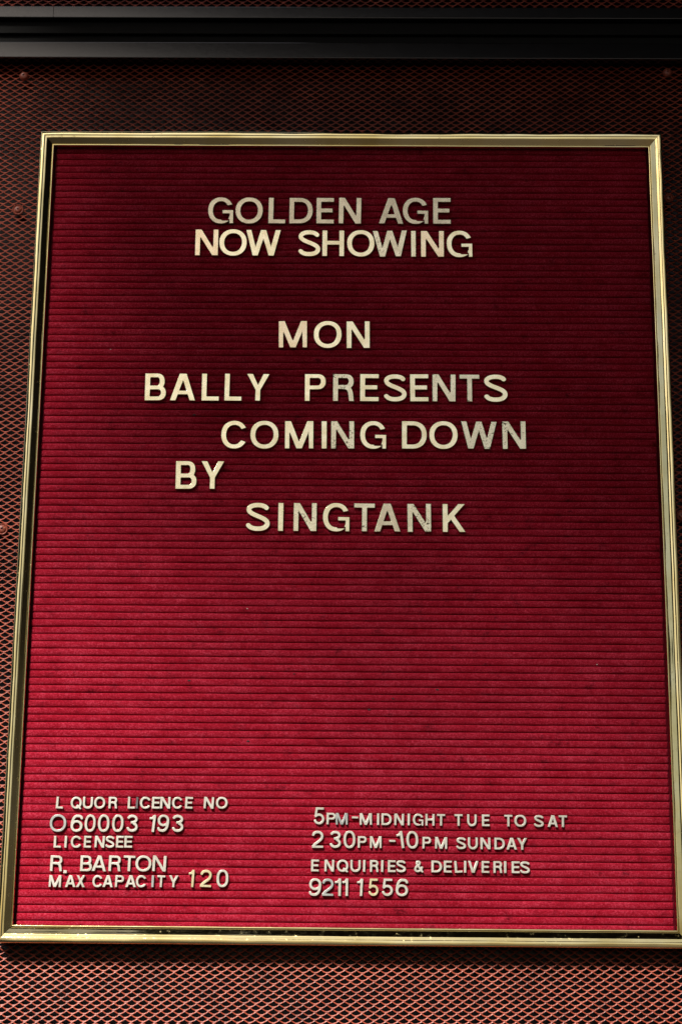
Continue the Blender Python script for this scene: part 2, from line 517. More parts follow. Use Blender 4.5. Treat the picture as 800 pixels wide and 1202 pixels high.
# ------------------------------------------------------------------ glyphs: implicit shapes on a unit cap height
BIG = 9.0
class G:
    def __init__(s, X, Y, w, t):
        s.X, s.Y, s.w, s.t = X, Y, w, t
        s.th = t * 0.90                       # horizontals a little thinner
        s.f = np.full(X.shape, BIG)
    def U(s, f): s.f = np.minimum(s.f, f)
    def cut(s, f): s.f = np.maximum(s.f, -f)
    def clip(s, f): s.f = np.maximum(s.f, f)
    def rect(s, x0, x1, y0, y1):
        return np.maximum(np.maximum(x0 - s.X, s.X - x1), np.maximum(y0 - s.Y, s.Y - y1))
    def para(s, xb0, xb1, xt0, xt1):          # slanted bar between y=0 and y=1
        l = xb0 + (xt0 - xb0) * s.Y; r = xb1 + (xt1 - xb1) * s.Y
        k = 1 / math.hypot(1, xt0 - xb0)
        return np.maximum(np.maximum((l - s.X) * k, (s.X - r) * k), np.maximum(-s.Y, s.Y - 1))
    def ell(s, cx, cy, rx, ry, n=2.15):
        d = (np.abs((s.X - cx) / rx) ** n + np.abs((s.Y - cy) / ry) ** n) ** (1 / n) - 1
        return d * min(rx, ry)
    def ring(s, cx, cy, rx, ry, tx=None, ty=None, n=2.15):
        tx = tx or s.t; ty = ty or s.th
        return np.maximum(s.ell(cx, cy, rx, ry, n), -s.ell(cx, cy, rx - tx, ry - ty, n))
    def bowl(s, x0, x1, y0, y1, tx=None, ty=None, rx=None):
        tx = tx or s.t; ty = ty or s.th
        def sh(xa, xb, ya, yb, r):
            cy, ry = (ya + yb) / 2, (yb - ya) / 2
            r = min(r, xb - xa)
            e = s.ell(xb - r, cy, r, ry, 2.25)
            q = s.rect(xa, xb - r, ya, yb)
            return np.minimum(np.maximum(e, xa - s.X), q)
        r = rx or (y1 - y0) / 2
        return np.maximum(sh(x0, x1, y0, y1, r), -sh(x0 + tx * 0, x1 - tx, y0 + ty, y1 - ty, max(r - tx, .02)))
    def stroke(s, pts, t=None):
        t = t or s.t
        P_ = np.array(pts, float)
        f = np.full(s.X.shape, BIG)
        for i in range(len(P_) - 1):
            a, b_ = P_[i], P_[i + 1]
            d = b_ - a; L = np.hypot(*d)
            if L < 1e-6: continue
            q = ((s.X - a[0]) * d[0] + (s.Y - a[1]) * d[1]) / L
            qc = np.clip(q, 0, L)
            dist = np.hypot(s.X - a[0] - d[0] / L * qc, s.Y - a[1] - d[1] / L * qc) - t / 2
            if i == 0: dist = np.maximum(dist, -q)
            if i == len(P_) - 2: dist = np.maximum(dist, q - L)
            f = np.minimum(f, dist)
        return f

def arc(cx, cy, rx, ry, a0, a1, n=18, p=2.2):
    out = []
    for i in range(n + 1):
        a = math.radians(a0 + (a1 - a0) * i / n)
        c, s_ = math.cos(a), math.sin(a)
        out.append((cx + rx * math.copysign(abs(c) ** (2 / p), c), cy + ry * math.copysign(abs(s_) ** (2 / p), s_)))
    return out
def bez(p0, p1, p2, p3, n=12):
    return [tuple((1 - u) ** 3 * np.array(p0) + 3 * (1 - u) ** 2 * u * np.array(p1) + 3 * (1 - u) * u * u * np.array(p2) + u ** 3 * np.array(p3)) for u in (i / n for i in range(n + 1))]

def glyph(ch, g):
    w, t, th = g.w, g.t, g.th
    X, Y = g.X, g.Y
    h = t / 2
    if ch == 'I': g.U(g.rect(0, w, 0, 1))
    elif ch == 'L': g.U(g.rect(0, t, 0, 1)); g.U(g.rect(0, w, 0, th))
    elif ch == 'E':
        g.U(g.rect(0, t, 0, 1)); g.U(g.rect(0, w, 0, th)); g.U(g.rect(0, w, 1 - th, 1)); g.U(g.rect(0, w * .93, .5 - th / 2 + .01, .5 + th / 2 + .01))
    elif ch == 'T': g.U(g.rect(w / 2 - h, w / 2 + h, 0, 1)); g.U(g.rect(0, w, 1 - th, 1))
    elif ch == 'H': g.U(g.rect(0, t, 0, 1)); g.U(g.rect(w - t, w, 0, 1)); g.U(g.rect(0, w, .5 - th / 2 + .02, .5 + th / 2 + .02))
    elif ch == 'N':
        g.U(g.rect(0, t, 0, 1)); g.U(g.rect(w - t, w, 0, 1)); g.U(g.para(w - t * 1.18, w, 0, t * 1.18))
    elif ch == 'M':
        a = t * 1.12
        g.U(g.rect(0, t * .95, 0, 1)); g.U(g.rect(w - t * .95, w, 0, 1))
        g.U(g.para(w / 2 - a * .5, w / 2 + a * .5, 0, a * 1.08)); g.U(g.para(w / 2 - a * .5, w / 2 + a * .5, w - a * 1.08, w))
    elif ch == 'A':
        a = t * 1.12
        g.U(g.para(0, a, w / 2 - a * .58, w / 2 + a * .42)); g.U(g.para(w - a, w, w / 2 - a * .42, w / 2 + a * .58))
        g.U(np.maximum(g.rect(0, w, .22, .22 + th * .92), np.maximum(-(X - (w / 2 - a * .5) * Y), -( (w - (w / 2 - a * .5) * Y) - X))))
    elif ch == 'V':
        a = t * 1.12
        g.U(g.para(w / 2 - a * .58, w / 2 + a * .42, 0, a)); g.U(g.para(w / 2 - a * .42, w / 2 + a * .58, w - a, w))
    elif ch == 'W':
        a = t * 1.06; q1, q3 = w * .275, w * .725
        g.U(g.para(q1 - a * .5, q1 + a * .5, 0, a)); g.U(g.para(q1 - a * .5, q1 + a * .5, w / 2 - a * .5, w / 2 + a * .5))
        g.U(g.para(q3 - a * .5, q3 + a * .5, w / 2 - a * .5, w / 2 + a * .5)); g.U(g.para(q3 - a * .5, q3 + a * .5, w - a, w))
    elif ch == 'X':
        a = t * 1.2
        g.U(g.para(0, a, w - a * 1.04, w - .02)); g.U(g.para(w - a, w, .02, a * 1.04))
    elif ch == 'Y':
        a = t * 1.18; m = .40
        def arm(xt0, xt1, xb0, xb1):
            yy = (Y - m) / (1 - m)
            l = xb0 + (xt0 - xb0) * yy; r_ = xb1 + (xt1 - xb1) * yy
            return np.maximum(np.maximum((l - X) * .8, (X - r_) * .8), np.maximum(m - .001 - Y, Y - 1))
        g.U(arm(0, a, w / 2 - h, w / 2 + h)); g.U(arm(w - a, w, w / 2 - h, w / 2 + h)); g.U(g.rect(w / 2 - h, w / 2 + h, 0, m + .002))
    elif ch == 'K':
        a = t * 1.22
        g.U(g.rect(0, t, 0, 1))
        lo = g.stroke([(t * .4, .32), (w * .93, 1.12)], t * .98); g.U(np.maximum(np.maximum(lo, Y - 1), t * .5 - X))
        lg = g.stroke([(w * .30, .66), (w - t * .36, -.10)], t * 1.0)
        edge = g.stroke([(t * .4, .32), (w * .93, 1.12)], t * .98)
        side = (Y - .32) - (1.12 - .32) / (w * .93 - t * .4) * (X - t * .4)
        g.U(np.maximum(np.maximum(lg, -Y), side)); g.clip(g.rect(0, w, 0, 1))
    elif ch in 'OQ':
        g.U(g.ring(w / 2, .5, w / 2, .512))
        if ch == 'Q': g.U(g.stroke([(w * .56, .30), (w * .95, -.03)], t * .85))
    elif ch == '0': g.U(g.ring(w / 2, .5, w / 2, .508, n=2.3))
    elif ch == 'D':
        g.U(g.rect(0, t, 0, 1)); g.U(g.bowl(t * .5, w, 0, 1, rx=min(.5, w * .60)))
    elif ch == 'P':
        g.U(g.rect(0, t, 0, 1)); g.U(g.bowl(t * .5, w, .42, 1, ty=th * .95, rx=.30))
    elif ch == 'B':
        g.U(g.rect(0, t, 0, 1)); g.U(g.bowl(t * .5, w, 0, .56, ty=th * .95, rx=.28)); g.U(g.bowl(t * .5, w * .93, .56 - th * .95, 1, ty=th * .95, rx=.26))
    elif ch == 'R':
        g.U(g.rect(0, t, 0, 1)); g.U(g.bowl(t * .5, w * .98, .44, 1, ty=th * .95, rx=.28))
        leg = bez((w * .45, .44 + th * .47), (w * .86, .47 + th * .4), (w * .82, .30), (w - h * 1.02, .0), 10)
        leg.append((w - h * .98, -.1)); g.U(np.maximum(g.stroke(leg, t * .97), -Y))
    elif ch in 'CG':
        g.U(g.ring(w * .5, .5, w * .5, .512))
        if ch == 'C':
            g.cut(np.maximum(w * .55 - X, np.maximum((Y - .5) - .135 - (X - w * .6) * .36, -(Y - .5) - .135 - (X - w * .6) * .36)))
        else:
            g.cut(np.maximum(w * .55 - X, np.maximum((Y - .5) - .14 - (X - w * .6) * .25, .12 - Y)))
            g.cut(g.rect(w * .83, 2, -.1, .3))
            g.U(g.rect(w * .56, w, .52 - th * .85, .52)); g.U(g.rect(w - t * .78, w, 0, .52))
            g.U(np.maximum(g.stroke([(w - t * .75, .14), (w - t * .2, .40)], t * .6), g.rect(0, w, 0, .5)))
    elif ch == 'S':
        a = t * .96 / 2
        up = arc(w / 2, .755 - .01, w / 2 - a - .02, .257 - a, 12, 180, 16) 
        mid = bez((a + .02, .745), (a + .02, .54), (w - a, .50), (w - a, .268), 16)
        lo = arc(w / 2, .262, w / 2 - a, .274 - a, 0, -170, 16)
        g.U(g.stroke(up + mid[1:] + lo[1:], t * .96))
    elif ch == 'U':
        ry = min(w / 2, .45) 
        g.U(g.stroke([(h, 1), (h, ry)] + arc(w / 2, ry, w / 2 - h, ry - th / 2 + .01, 180, 360, 20)[1:] + [(w - h, 1)]))
    elif ch == '&':
        pts = [(w * .98, .0), (w * .30, .70)] + arc(w * .44, .80, w * .18, .20 - h, 200, -20, 12)[0:] + bez((w * .62, .74), (w * .60, .60), (h, .52), (h, .27), 8)[1:] + arc(w * .40, .265, w * .40 - h, .265 - h, 180, 300, 8)[1:] + [(w * .80, .22), (w * .90, .50)]
        g.U(g.stroke(pts, t * .92)); g.clip(-.012 - Y)
    elif ch == '.': g.U(g.rect(0, w, 0, 1))
    elif ch == '-': g.U(g.rect(0, w, 0, 1))
    elif ch == '1':
        g.U(g.rect(w - t, w, 0, 1))
        g.U(np.maximum(g.stroke([(0.0, .775), (w * .45, .80), (w - t * .55, .97)], t * .80), X - w + h)); g.clip(Y - 1)
    elif ch == '2':
        pts = arc(w / 2, .69, w / 2 - h, .31 - h, 175, -25, 18) + bez((w - h - .02, .60), (w * .78, .38), (h + .06, .28), (h * .9, .04), 12)[1:]
        g.U(np.maximum(g.stroke(pts), -Y)); g.U(g.rect(0.01, w, 0, th))
    elif ch == '3':
        pts = arc(w / 2 - .01, .74, w / 2 - h - .02, .26 - h, 170, -80, 16, 2.1)
        lo = arc(w / 2, .285, w / 2 - h, .285 - h, 80, -172, 18, 2.1)
        g.U(g.stroke(pts)); g.U(g.stroke(lo)); g.U(g.rect(w * .36, w * .56, .555 - th * .55, .555 + th * .42))
    elif ch == '5':
        g.U(g.rect(w * .16, w * .93, 1 - th, 1)); g.U(np.maximum(g.stroke([(w * .17 + h, 1.02), (w * .07 + h * .9, .46)], t * .9), Y - 1))
        pts = [(w * .08 + h * .5, .50)] + arc(w * .50, .325, w * .50 - h, .325 - h, 140, -168, 24, 2.1)
        g.U(g.stroke(pts, t * .95))
    elif ch in '69':
        if ch == '9': g.Y = Y = 1 - Y; g.X = X = w - X
        g.U(g.ring(w / 2, .33, w / 2, .338, n=2.1))
        pts = bez((h, .34), (h, .80), (w * .34, 1.02 - h), (w * .58, 1.0 - h), 12) + bez((w * .58, 1.0 - h), (w * .80, 1.0 - h), (w * .90, .88), (w * .93 - h * .3, .76), 8)[1:]
        g.U(g.stroke(pts))
    return g.f

def contours(f, x0, y0, d):
    """marching squares, returns closed loops"""
    ny, nx = f.shape
    s = f < 0
    segs = {}
    c = s[:-1, :-1].astype(int) + 2 * s[:-1, 1:] + 4 * s[1:, 1:] + 8 * s[1:, :-1]
    T = {1: [(3, 0)], 2: [(0, 1)], 3: [(3, 1)], 4: [(1, 2)], 5: [(3, 0), (1, 2)], 6: [(0, 2)], 7: [(3, 2)], 8: [(2, 3)], 9: [(2, 0)], 10: [(0, 1), (2, 3)], 11: [(2, 1)], 12: [(1, 3)], 13: [(1, 0)], 14: [(0, 3)]}
    def key(i, j, e):
        return {0: ('h', i, j), 1: ('v', i, j + 1), 2: ('h', i + 1, j), 3: ('v', i, j)}[e]
    for i, j in zip(*np.nonzero((c > 0) & (c < 15))):
        for a, b_ in T[int(c[i, j])]:
            segs[key(i, j, a)] = key(i, j, b_)
    def pos(k):
        t_, i, j = k
        if t_ == 'h':
            a, b_ = f[i, j], f[i, j + 1]; u = a / (a - b_)
            return (x0 + (j + u) * d, y0 + i * d)
        a, b_ = f[i, j], f[i + 1, j]; u = a / (a - b_)
        return (x0 + j * d, y0 + (i + u) * d)
    loops = []
    while segs:
        k0, k = next(iter(segs.items()))
        del segs[k0]
        loop = [pos(k0)]
        while k != k0 and k in segs:
            loop.append(pos(k)); k = segs.pop(k)
        if len(loop) > 6: loops.append(simplify(loop, .0022))
    return loops

def simplify(pts, tol):
    P_ = np.array(pts)
    n = len(P_)
    i1 = int(np.argmax(np.hypot(*(P_ - P_[0]).T)))
    keep = set()
    st = [(0, i1), (i1, n)]
    Q = np.vstack([P_, P_[:1]])
    keep.update((0, i1))
    while st:
        a, b_ = st.pop()
        if b_ - a < 2: continue
        d = Q[b_] - Q[a]; L = np.hypot(*d) or 1e-9
        q = Q[a + 1:b_] - Q[a]
        dist = np.abs(q[:, 0] * d[1] - q[:, 1] * d[0]) / L
        m = int(np.argmax(dist))
        if dist[m] > tol:
            k = a + 1 + m
            keep.add(k); st += [(a, k), (k, b_)]
    return [tuple(Q[k]) for k in sorted(keep) if k < n]

WID = {'G': .915, 'O': .975, 'L': .61, 'D': .865, 'E': .648, 'N': .82, 'A': .885, 'W': 1.24, 'S': .82, 'H': .785, 'I': .19, 'M': 1.02, 'B': .725, 'Y': .80, 'P': .74,
       'R': .73, 'T': .71, 'C': .92, 'K': .81, 'Q': .96, 'U': .86, 'X': .80, 'V': .87, '&': .75, '0': .68, '1': .34, '2': .67, '3': .67, '5': .64, '6': .69, '9': .69}
SIZE = {'L': (27.2, .190, 2.6, .52), 'S': (10.25, .19, 2.3, .24), 'D': (15.0, .147, 2.4, .24), 'M': (13.55, .16, 2.4, .24)}   # cap height mm, stroke, thickness mm, edge round mm
cache = {}
def letter_mesh(ch, size):
    if (ch, size) in cache: return cache[(ch, size)]
    cap, t, thick, rd = SIZE[size]
    if ch == '.': w, hh = 3.0 / cap, 2.6 / cap
    elif ch == '-': w, hh = 5.6 / cap, 1.75 / cap
    else: w, hh = WID[ch], 1
    d = 1 / 78
    xs_ = np.arange(-.06, w + .06 + d, d); ys_ = np.arange(-.06, 1.06 + d, d)
    X, Y = np.meshgrid(xs_, ys_)
    if ch in '.-': f = np.maximum(np.maximum(-X, X - w), np.maximum(-Y, Y - hh))
    else: f = glyph(ch, G(X, Y, w, t))
    loops = contours(f, xs_[0], ys_[0], d)
    cu = bpy.data.curves.new('glyph', 'CURVE')
    cu.dimensions = '2D'; cu.fill_mode = 'BOTH'
    bd = rd / cap
    cu.extrude = thick / cap / 2 - bd
    cu.bevel_depth = bd; cu.bevel_resolution = 2
    cu.offset = -bd * .92
    for lp in loops:
        sp = cu.splines.new('POLY'); sp.points.add(len(lp) - 1)
        for p_, (a, c) in zip(sp.points, lp): p_.co = (a - w / 2, c, 0, 1)
        sp.use_cyclic_u = True
    ob = bpy.data.objects.new('glyph', cu); COL.objects.link(ob)
    dg = bpy.context.evaluated_depsgraph_get()
    me = bpy.data.meshes.new_from_object(ob.evaluated_get(dg))
    bpy.data.objects.remove(ob)
    # stand it up: curve XY -> board XZ, front towards -Y, back face at y = 0
    M = Matrix.Scale(cap * MM, 4) @ Matrix(((1, 0, 0, 0), (0, 0, -1, -thick / cap / 2), (0, 1, 0, 0), (0, 0, 0, 1)))
    me.transform(M)
    me.name = 'letter'
    me.polygons.foreach_set('use_smooth', [True] * len(me.polygons))
    me.set_sharp_from_angle(angle=math.radians(50))
    me.materials.clear(); me.materials.append(GOLD)
    cache[(ch, size)] = me
    return me
# (line, word, size, [(character, centre x, baseline z, width, height), ...]) in board millimetres
TEXT = [
    ('t1', 0, 'L', [('G', -123.33, 291.94, 24.63, 26.90), ('O', -96.07, 291.99, 26.76, 26.94), ('L', -69.36, 292.05, 16.77, 26.98), ('D', -46.19, 292.09, 22.82, 27.01), ('E', -22.98, 292.14, 17.15, 27.05), ('N', 0.72, 292.19, 21.97, 27.08), ]),
    ('t1', 1, 'L', [('A', 40.34, 292.27, 24.01, 27.14), ('G', 63.69, 292.32, 24.82, 27.18), ('E', 89.08, 292.37, 17.33, 27.21), ]),
    ('t2', 0, 'L', [('N', -135.97, 258.65, 22.45, 27.35), ('O', -110.80, 258.59, 26.80, 27.36), ('W', -81.80, 258.51, 33.81, 27.38), ]),
    ('t2', 1, 'L', [('S', -37.95, 258.40, 22.04, 27.40), ('H', -14.94, 258.35, 21.33, 27.42), ('O', 11.37, 258.28, 26.67, 27.43), ('W', 39.72, 258.21, 33.43, 27.45), ('I', 61.73, 258.15, 4.87, 27.46), ('N', 79.90, 258.11, 22.41, 27.47), ('G', 105.78, 258.05, 24.85, 27.49), ]),
    ('t3', 0, 'L', [('M', -51.94, 165.26, 27.21, 26.69), ('O', -19.37, 165.16, 26.81, 26.77), ('N', 9.61, 165.08, 22.31, 26.84), ]),
    ('t4', 0, 'L', [('B', -179.99, 111.93, 20.37, 27.81), ('A', -154.38, 111.97, 24.33, 27.76), ('L', -128.53, 112.01, 16.84, 27.71), ('L', -107.25, 112.05, 16.59, 27.67), ('Y', -84.14, 112.08, 21.94, 27.62), ]),
    ('t4', 1, 'L', [('P', -30.23, 112.17, 20.10, 27.51), ('R', -3.87, 112.21, 20.18, 27.46), ('E', 20.29, 112.25, 17.94, 27.41), ('S', 44.40, 112.29, 22.19, 27.36), ('E', 67.06, 112.33, 17.67, 27.31), ('N', 90.04, 112.36, 22.06, 27.27), ('T', 114.05, 112.40, 19.11, 27.22), ('S', 138.41, 112.44, 22.88, 27.17), ]),
    ('t5', 0, 'L', [('C', -105.15, 65.26, 24.86, 27.00), ('O', -77.04, 65.36, 26.75, 26.98), ('M', -44.65, 65.48, 26.91, 26.95), ('I', -21.36, 65.56, 5.31, 26.94), ('N', -4.19, 65.63, 21.95, 26.92), ('G', 23.93, 65.73, 24.74, 26.90), ]),
    ('t5', 1, 'L', [('D', 62.22, 65.87, 23.59, 26.87), ('O', 89.24, 65.97, 26.94, 26.85), ('W', 122.19, 66.09, 33.74, 26.82), ('N', 155.05, 66.21, 22.16, 26.80), ]),
    ('t6', 0, 'L', [('B', -148.62, 25.80, 19.96, 27.44), ('Y', -124.37, 25.95, 21.93, 27.44), ]),
    ('t7', 0, 'L', [('S', -81.66, -13.95, 22.91, 26.94), ('I', -60.52, -13.96, 5.20, 26.99), ('N', -38.12, -13.97, 21.66, 27.03), ('G', -9.66, -13.98, 24.93, 27.09), ('T', 16.32, -13.99, 19.55, 27.14), ('A', 37.48, -14.00, 24.68, 27.18), ('N', 66.93, -14.01, 22.12, 27.24), ('K', 99.03, -14.03, 22.16, 27.30), ]),
    ('a1', 0, 'S', [('L', -251.77, -269.20, 6.40, 10.37), ('Q', -237.04, -269.11, 9.82, 10.39), ('U', -226.74, -269.04, 8.92, 10.40), ('O', -216.28, -268.97, 9.81, 10.41), ('R', -204.46, -268.90, 7.74, 10.42), ]),
    ('a1', 1, 'S', [('L', -188.12, -268.79, 6.48, 10.44), ('I', -183.29, -268.76, 1.96, 10.44), ('C', -175.89, -268.71, 9.81, 10.45), ('E', -166.46, -268.65, 7.26, 10.46), ('N', -158.16, -268.60, 9.08, 10.47), ('C', -147.41, -268.53, 9.43, 10.48), ('E', -137.30, -268.46, 6.76, 10.49), ]),
    ('a1', 2, 'S', [('N', -119.77, -268.35, 8.97, 10.51), ('O', -108.27, -268.27, 10.33, 10.52), ]),
    ('a2', 0, 'D', [('O', -252.16, -289.56, 14.54, 15.18), ('6', -235.85, -289.47, 10.54, 15.17), ('0', -224.10, -289.40, 9.64, 15.17), ('0', -211.94, -289.34, 10.16, 15.17), ('0', -199.60, -289.27, 10.01, 15.17), ('3', -186.80, -289.20, 10.01, 15.17), ]),
    ('a2', 1, 'D', [('1', -169.87, -289.10, 5.37, 15.17), ('9', -159.41, -289.05, 10.16, 15.17), ('3', -146.69, -288.98, 10.16, 15.17), ]),
    ('a3', 0, 'S', [('L', -251.94, -303.56, 6.51, 10.41), ('I', -244.76, -303.50, 2.09, 10.41), ('C', -235.37, -303.43, 9.54, 10.41), ('E', -225.50, -303.35, 6.39, 10.41), ('N', -214.91, -303.27, 8.81, 10.41), ('S', -205.71, -303.20, 8.03, 10.41), ('E', -197.08, -303.13, 6.65, 10.41), ('E', -189.53, -303.07, 7.34, 10.41), ]),
    ('a4', 0, 'M', [('R', -252.08, -324.00, 11.03, 15.02), ('.', -244.03, -325.70, 2.24, 2.58), ]),
    ('a4', 1, 'M', [('B', -225.86, -323.83, 10.33, 15.06), ('A', -214.44, -323.76, 12.73, 15.07), ('R', -200.74, -323.68, 10.75, 15.09), ('T', -188.13, -323.60, 10.24, 15.11), ('O', -175.62, -323.52, 14.00, 15.13), ('N', -161.74, -323.43, 12.46, 15.15), ]),
    ('a5', 0, 'S', [('M', -252.53, -337.78, 10.67, 10.16), ('A', -238.93, -337.69, 9.26, 10.18), ('X', -229.97, -337.63, 7.85, 10.19), ]),
    ('a5', 1, 'S', [('C', -215.25, -337.53, 8.96, 10.21), ('A', -206.18, -337.47, 9.19, 10.22), ('P', -196.06, -337.41, 7.74, 10.24), ('A', -186.05, -337.34, 9.56, 10.25), ('C', -176.98, -337.28, 9.33, 10.26), ('I', -166.98, -337.22, 2.48, 10.27), ('T', -159.70, -337.17, 7.04, 10.28), ('Y', -148.69, -337.10, 8.47, 10.30), ]),
    ('a6', 0, 'D', [('1', -133.58, -336.83, 4.87, 15.09), ('2', -120.67, -336.72, 10.00, 15.09), ('0', -105.96, -336.61, 10.45, 15.08), ]),
    ('b1d', 0, 'D', [('5', -22.21, -281.54, 9.55, 14.81), ]),
    ('b1', 0, 'S', [('P', -11.59, -281.48, 8.11, 10.17), ('M', -2.12, -281.52, 10.67, 10.17), ('-', 9.56, -276.03, 5.41, 1.79), ]),
    ('b1', 1, 'S', [('M', 19.07, -281.59, 10.85, 10.16), ('I', 29.92, -281.62, 2.22, 10.16), ('D', 37.28, -281.65, 8.99, 10.16), ('N', 48.32, -281.69, 8.55, 10.16), ('I', 56.81, -281.72, 2.25, 10.16), ('G', 65.03, -281.74, 9.38, 10.16), ('H', 75.50, -281.78, 8.08, 10.16), ('T', 85.22, -281.81, 7.24, 10.16), ]),
    ('b1', 2, 'S', [('T', 100.75, -281.86, 7.22, 10.16), ('U', 112.42, -281.90, 8.33, 10.16), ('E', 124.57, -281.94, 6.81, 10.16), ]),
    ('b1', 3, 'S', [('T', 144.48, -282.01, 7.16, 10.15), ('O', 154.87, -282.05, 10.50, 10.15), ]),
    ('b1', 4, 'S', [('S', 171.09, -282.10, 8.77, 10.15), ('A', 183.46, -282.14, 9.22, 10.15), ('T', 192.34, -282.17, 7.32, 10.15), ]),
    ('b2d', 0, 'D', [('2', -23.17, -301.95, 10.12, 14.79), ('3', -7.77, -301.93, 9.89, 14.78), ('0', 4.89, -301.92, 10.49, 14.77), ]),
    ('b2d', 1, 'D', [('1', 50.44, -301.86, 5.98, 14.72), ('0', 60.32, -301.85, 10.48, 14.72), ]),
    ('b2', 0, 'S', [('P', 15.96, -301.70, 7.82, 10.10), ('M', 27.90, -301.75, 10.30, 10.12), ('-', 42.46, -296.29, 5.77, 1.78), ]),
    ('b2', 1, 'S', [('P', 72.59, -301.92, 7.61, 10.21), ('M', 85.12, -301.96, 10.66, 10.24), ]),
    ('b2', 2, 'S', [('S', 102.70, -302.03, 8.75, 10.27), ('U', 113.02, -302.07, 8.67, 10.30), ('N', 124.12, -302.11, 8.88, 10.32), ('D', 136.50, -302.15, 9.09, 10.34), ('A', 147.11, -302.19, 9.34, 10.36), ('Y', 156.27, -302.23, 8.84, 10.38), ]),
    ('b3', 0, 'S', [('E', -25.18, -322.43, 6.92, 10.56), ('N', -12.67, -322.44, 8.50, 10.55), ('Q', -1.02, -322.45, 10.23, 10.54), ('U', 10.22, -322.46, 9.05, 10.53), ('I', 17.76, -322.46, 2.19, 10.52), ('R', 26.64, -322.47, 7.58, 10.51), ('I', 33.55, -322.48, 2.44, 10.51), ('E', 41.94, -322.48, 6.85, 10.50), ('S', 50.04, -322.49, 8.58, 10.49), ]),
    ('b3', 1, 'S', [('&', 65.48, -322.50, 7.83, 10.48), ]),
    ('b3', 2, 'S', [('D', 81.22, -322.52, 9.29, 10.46), ('E', 90.87, -322.52, 7.11, 10.46), ('L', 100.57, -322.53, 6.95, 10.45), ('I', 106.08, -322.54, 2.32, 10.44), ('V', 113.13, -322.54, 9.17, 10.44), ('E', 123.79, -322.55, 6.84, 10.43), ('R', 134.67, -322.56, 7.72, 10.42), ('I', 141.11, -322.57, 2.27, 10.41), ('E', 150.24, -322.57, 7.10, 10.40), ('S', 158.29, -322.58, 8.72, 10.40), ]),
    ('b4', 0, 'D', [('9', -24.83, -343.51, 10.65, 15.12), ('2', -13.96, -343.46, 10.05, 15.13), ('1', -5.03, -343.41, 5.47, 15.13), ('1', 1.30, -343.38, 5.19, 15.14), ]),
    ('b4', 1, 'D', [('1', 13.77, -343.32, 5.13, 15.15), ('5', 25.98, -343.26, 9.08, 15.16), ('5', 38.07, -343.19, 9.90, 15.17), ('6', 50.79, -343.13, 10.79, 15.18), ]),
]
ORD = ['first', 'second', 'third', 'fourth', 'fifth', 'sixth', 'seventh', 'eighth', 'ninth', 'tenth']
PLACE = {
 ('t1', 0): 'six letter word in the top line', ('t1', 1): 'word AGE ending the top line',
 ('t2', 0): 'word NOW', ('t2', 1): 'word SHOWING', ('t3', 0): 'word MON alone on its line',
 ('t4', 0): 'word just left of PRESENTS', ('t4', 1): 'word PRESENTS',
 ('t5', 0): 'word COMING', ('t5', 1): 'word DOWN', ('t6', 0): 'word BY', ('t7', 0): 'lowest large word, under the word BY',
 ('a1', 0): 'misspelt word before LICENCE', ('a1', 1): 'word LICENCE', ('a1', 2): 'word NO after LICENCE',
 ('a2', 0): 'longer number under the LICENCE NO line', ('a2', 1): 'number 193 under the LICENCE NO line',
 ('a3', 0): 'word LICENSEE', ('a4', 0): 'initial under the word LICENSEE', ('a4', 1): 'surname under the word LICENSEE',
 ('a5', 0): 'word MAX', ('a5', 1): 'word CAPACITY', ('a6', 0): 'number 120 after CAPACITY',
 ('b1d', 0): 'time before MIDNIGHT', ('b1', 0): 'time before MIDNIGHT', ('b1', 1): 'word MIDNIGHT', ('b1', 2): 'word TUE', ('b1', 3): 'word TO', ('b1', 4): 'word SAT',
 ('b2d', 0): 'time 2 30PM', ('b2d', 1): 'time 10PM before SUNDAY', ('b2', 0): 'time 2 30PM', ('b2', 1): 'time 10PM before SUNDAY', ('b2', 2): 'word SUNDAY',
 ('b3', 0): 'word ENQUIRIES', ('b3', 1): 'line', ('b3', 2): 'word DELIVERIES',
 ('b4', 0): 'telephone number', ('b4', 1): 'telephone number'}
OFFS = {('b1', 0): 1, ('b2', 0): 3, ('b2', 1): 2, ('b4', 1): 4}
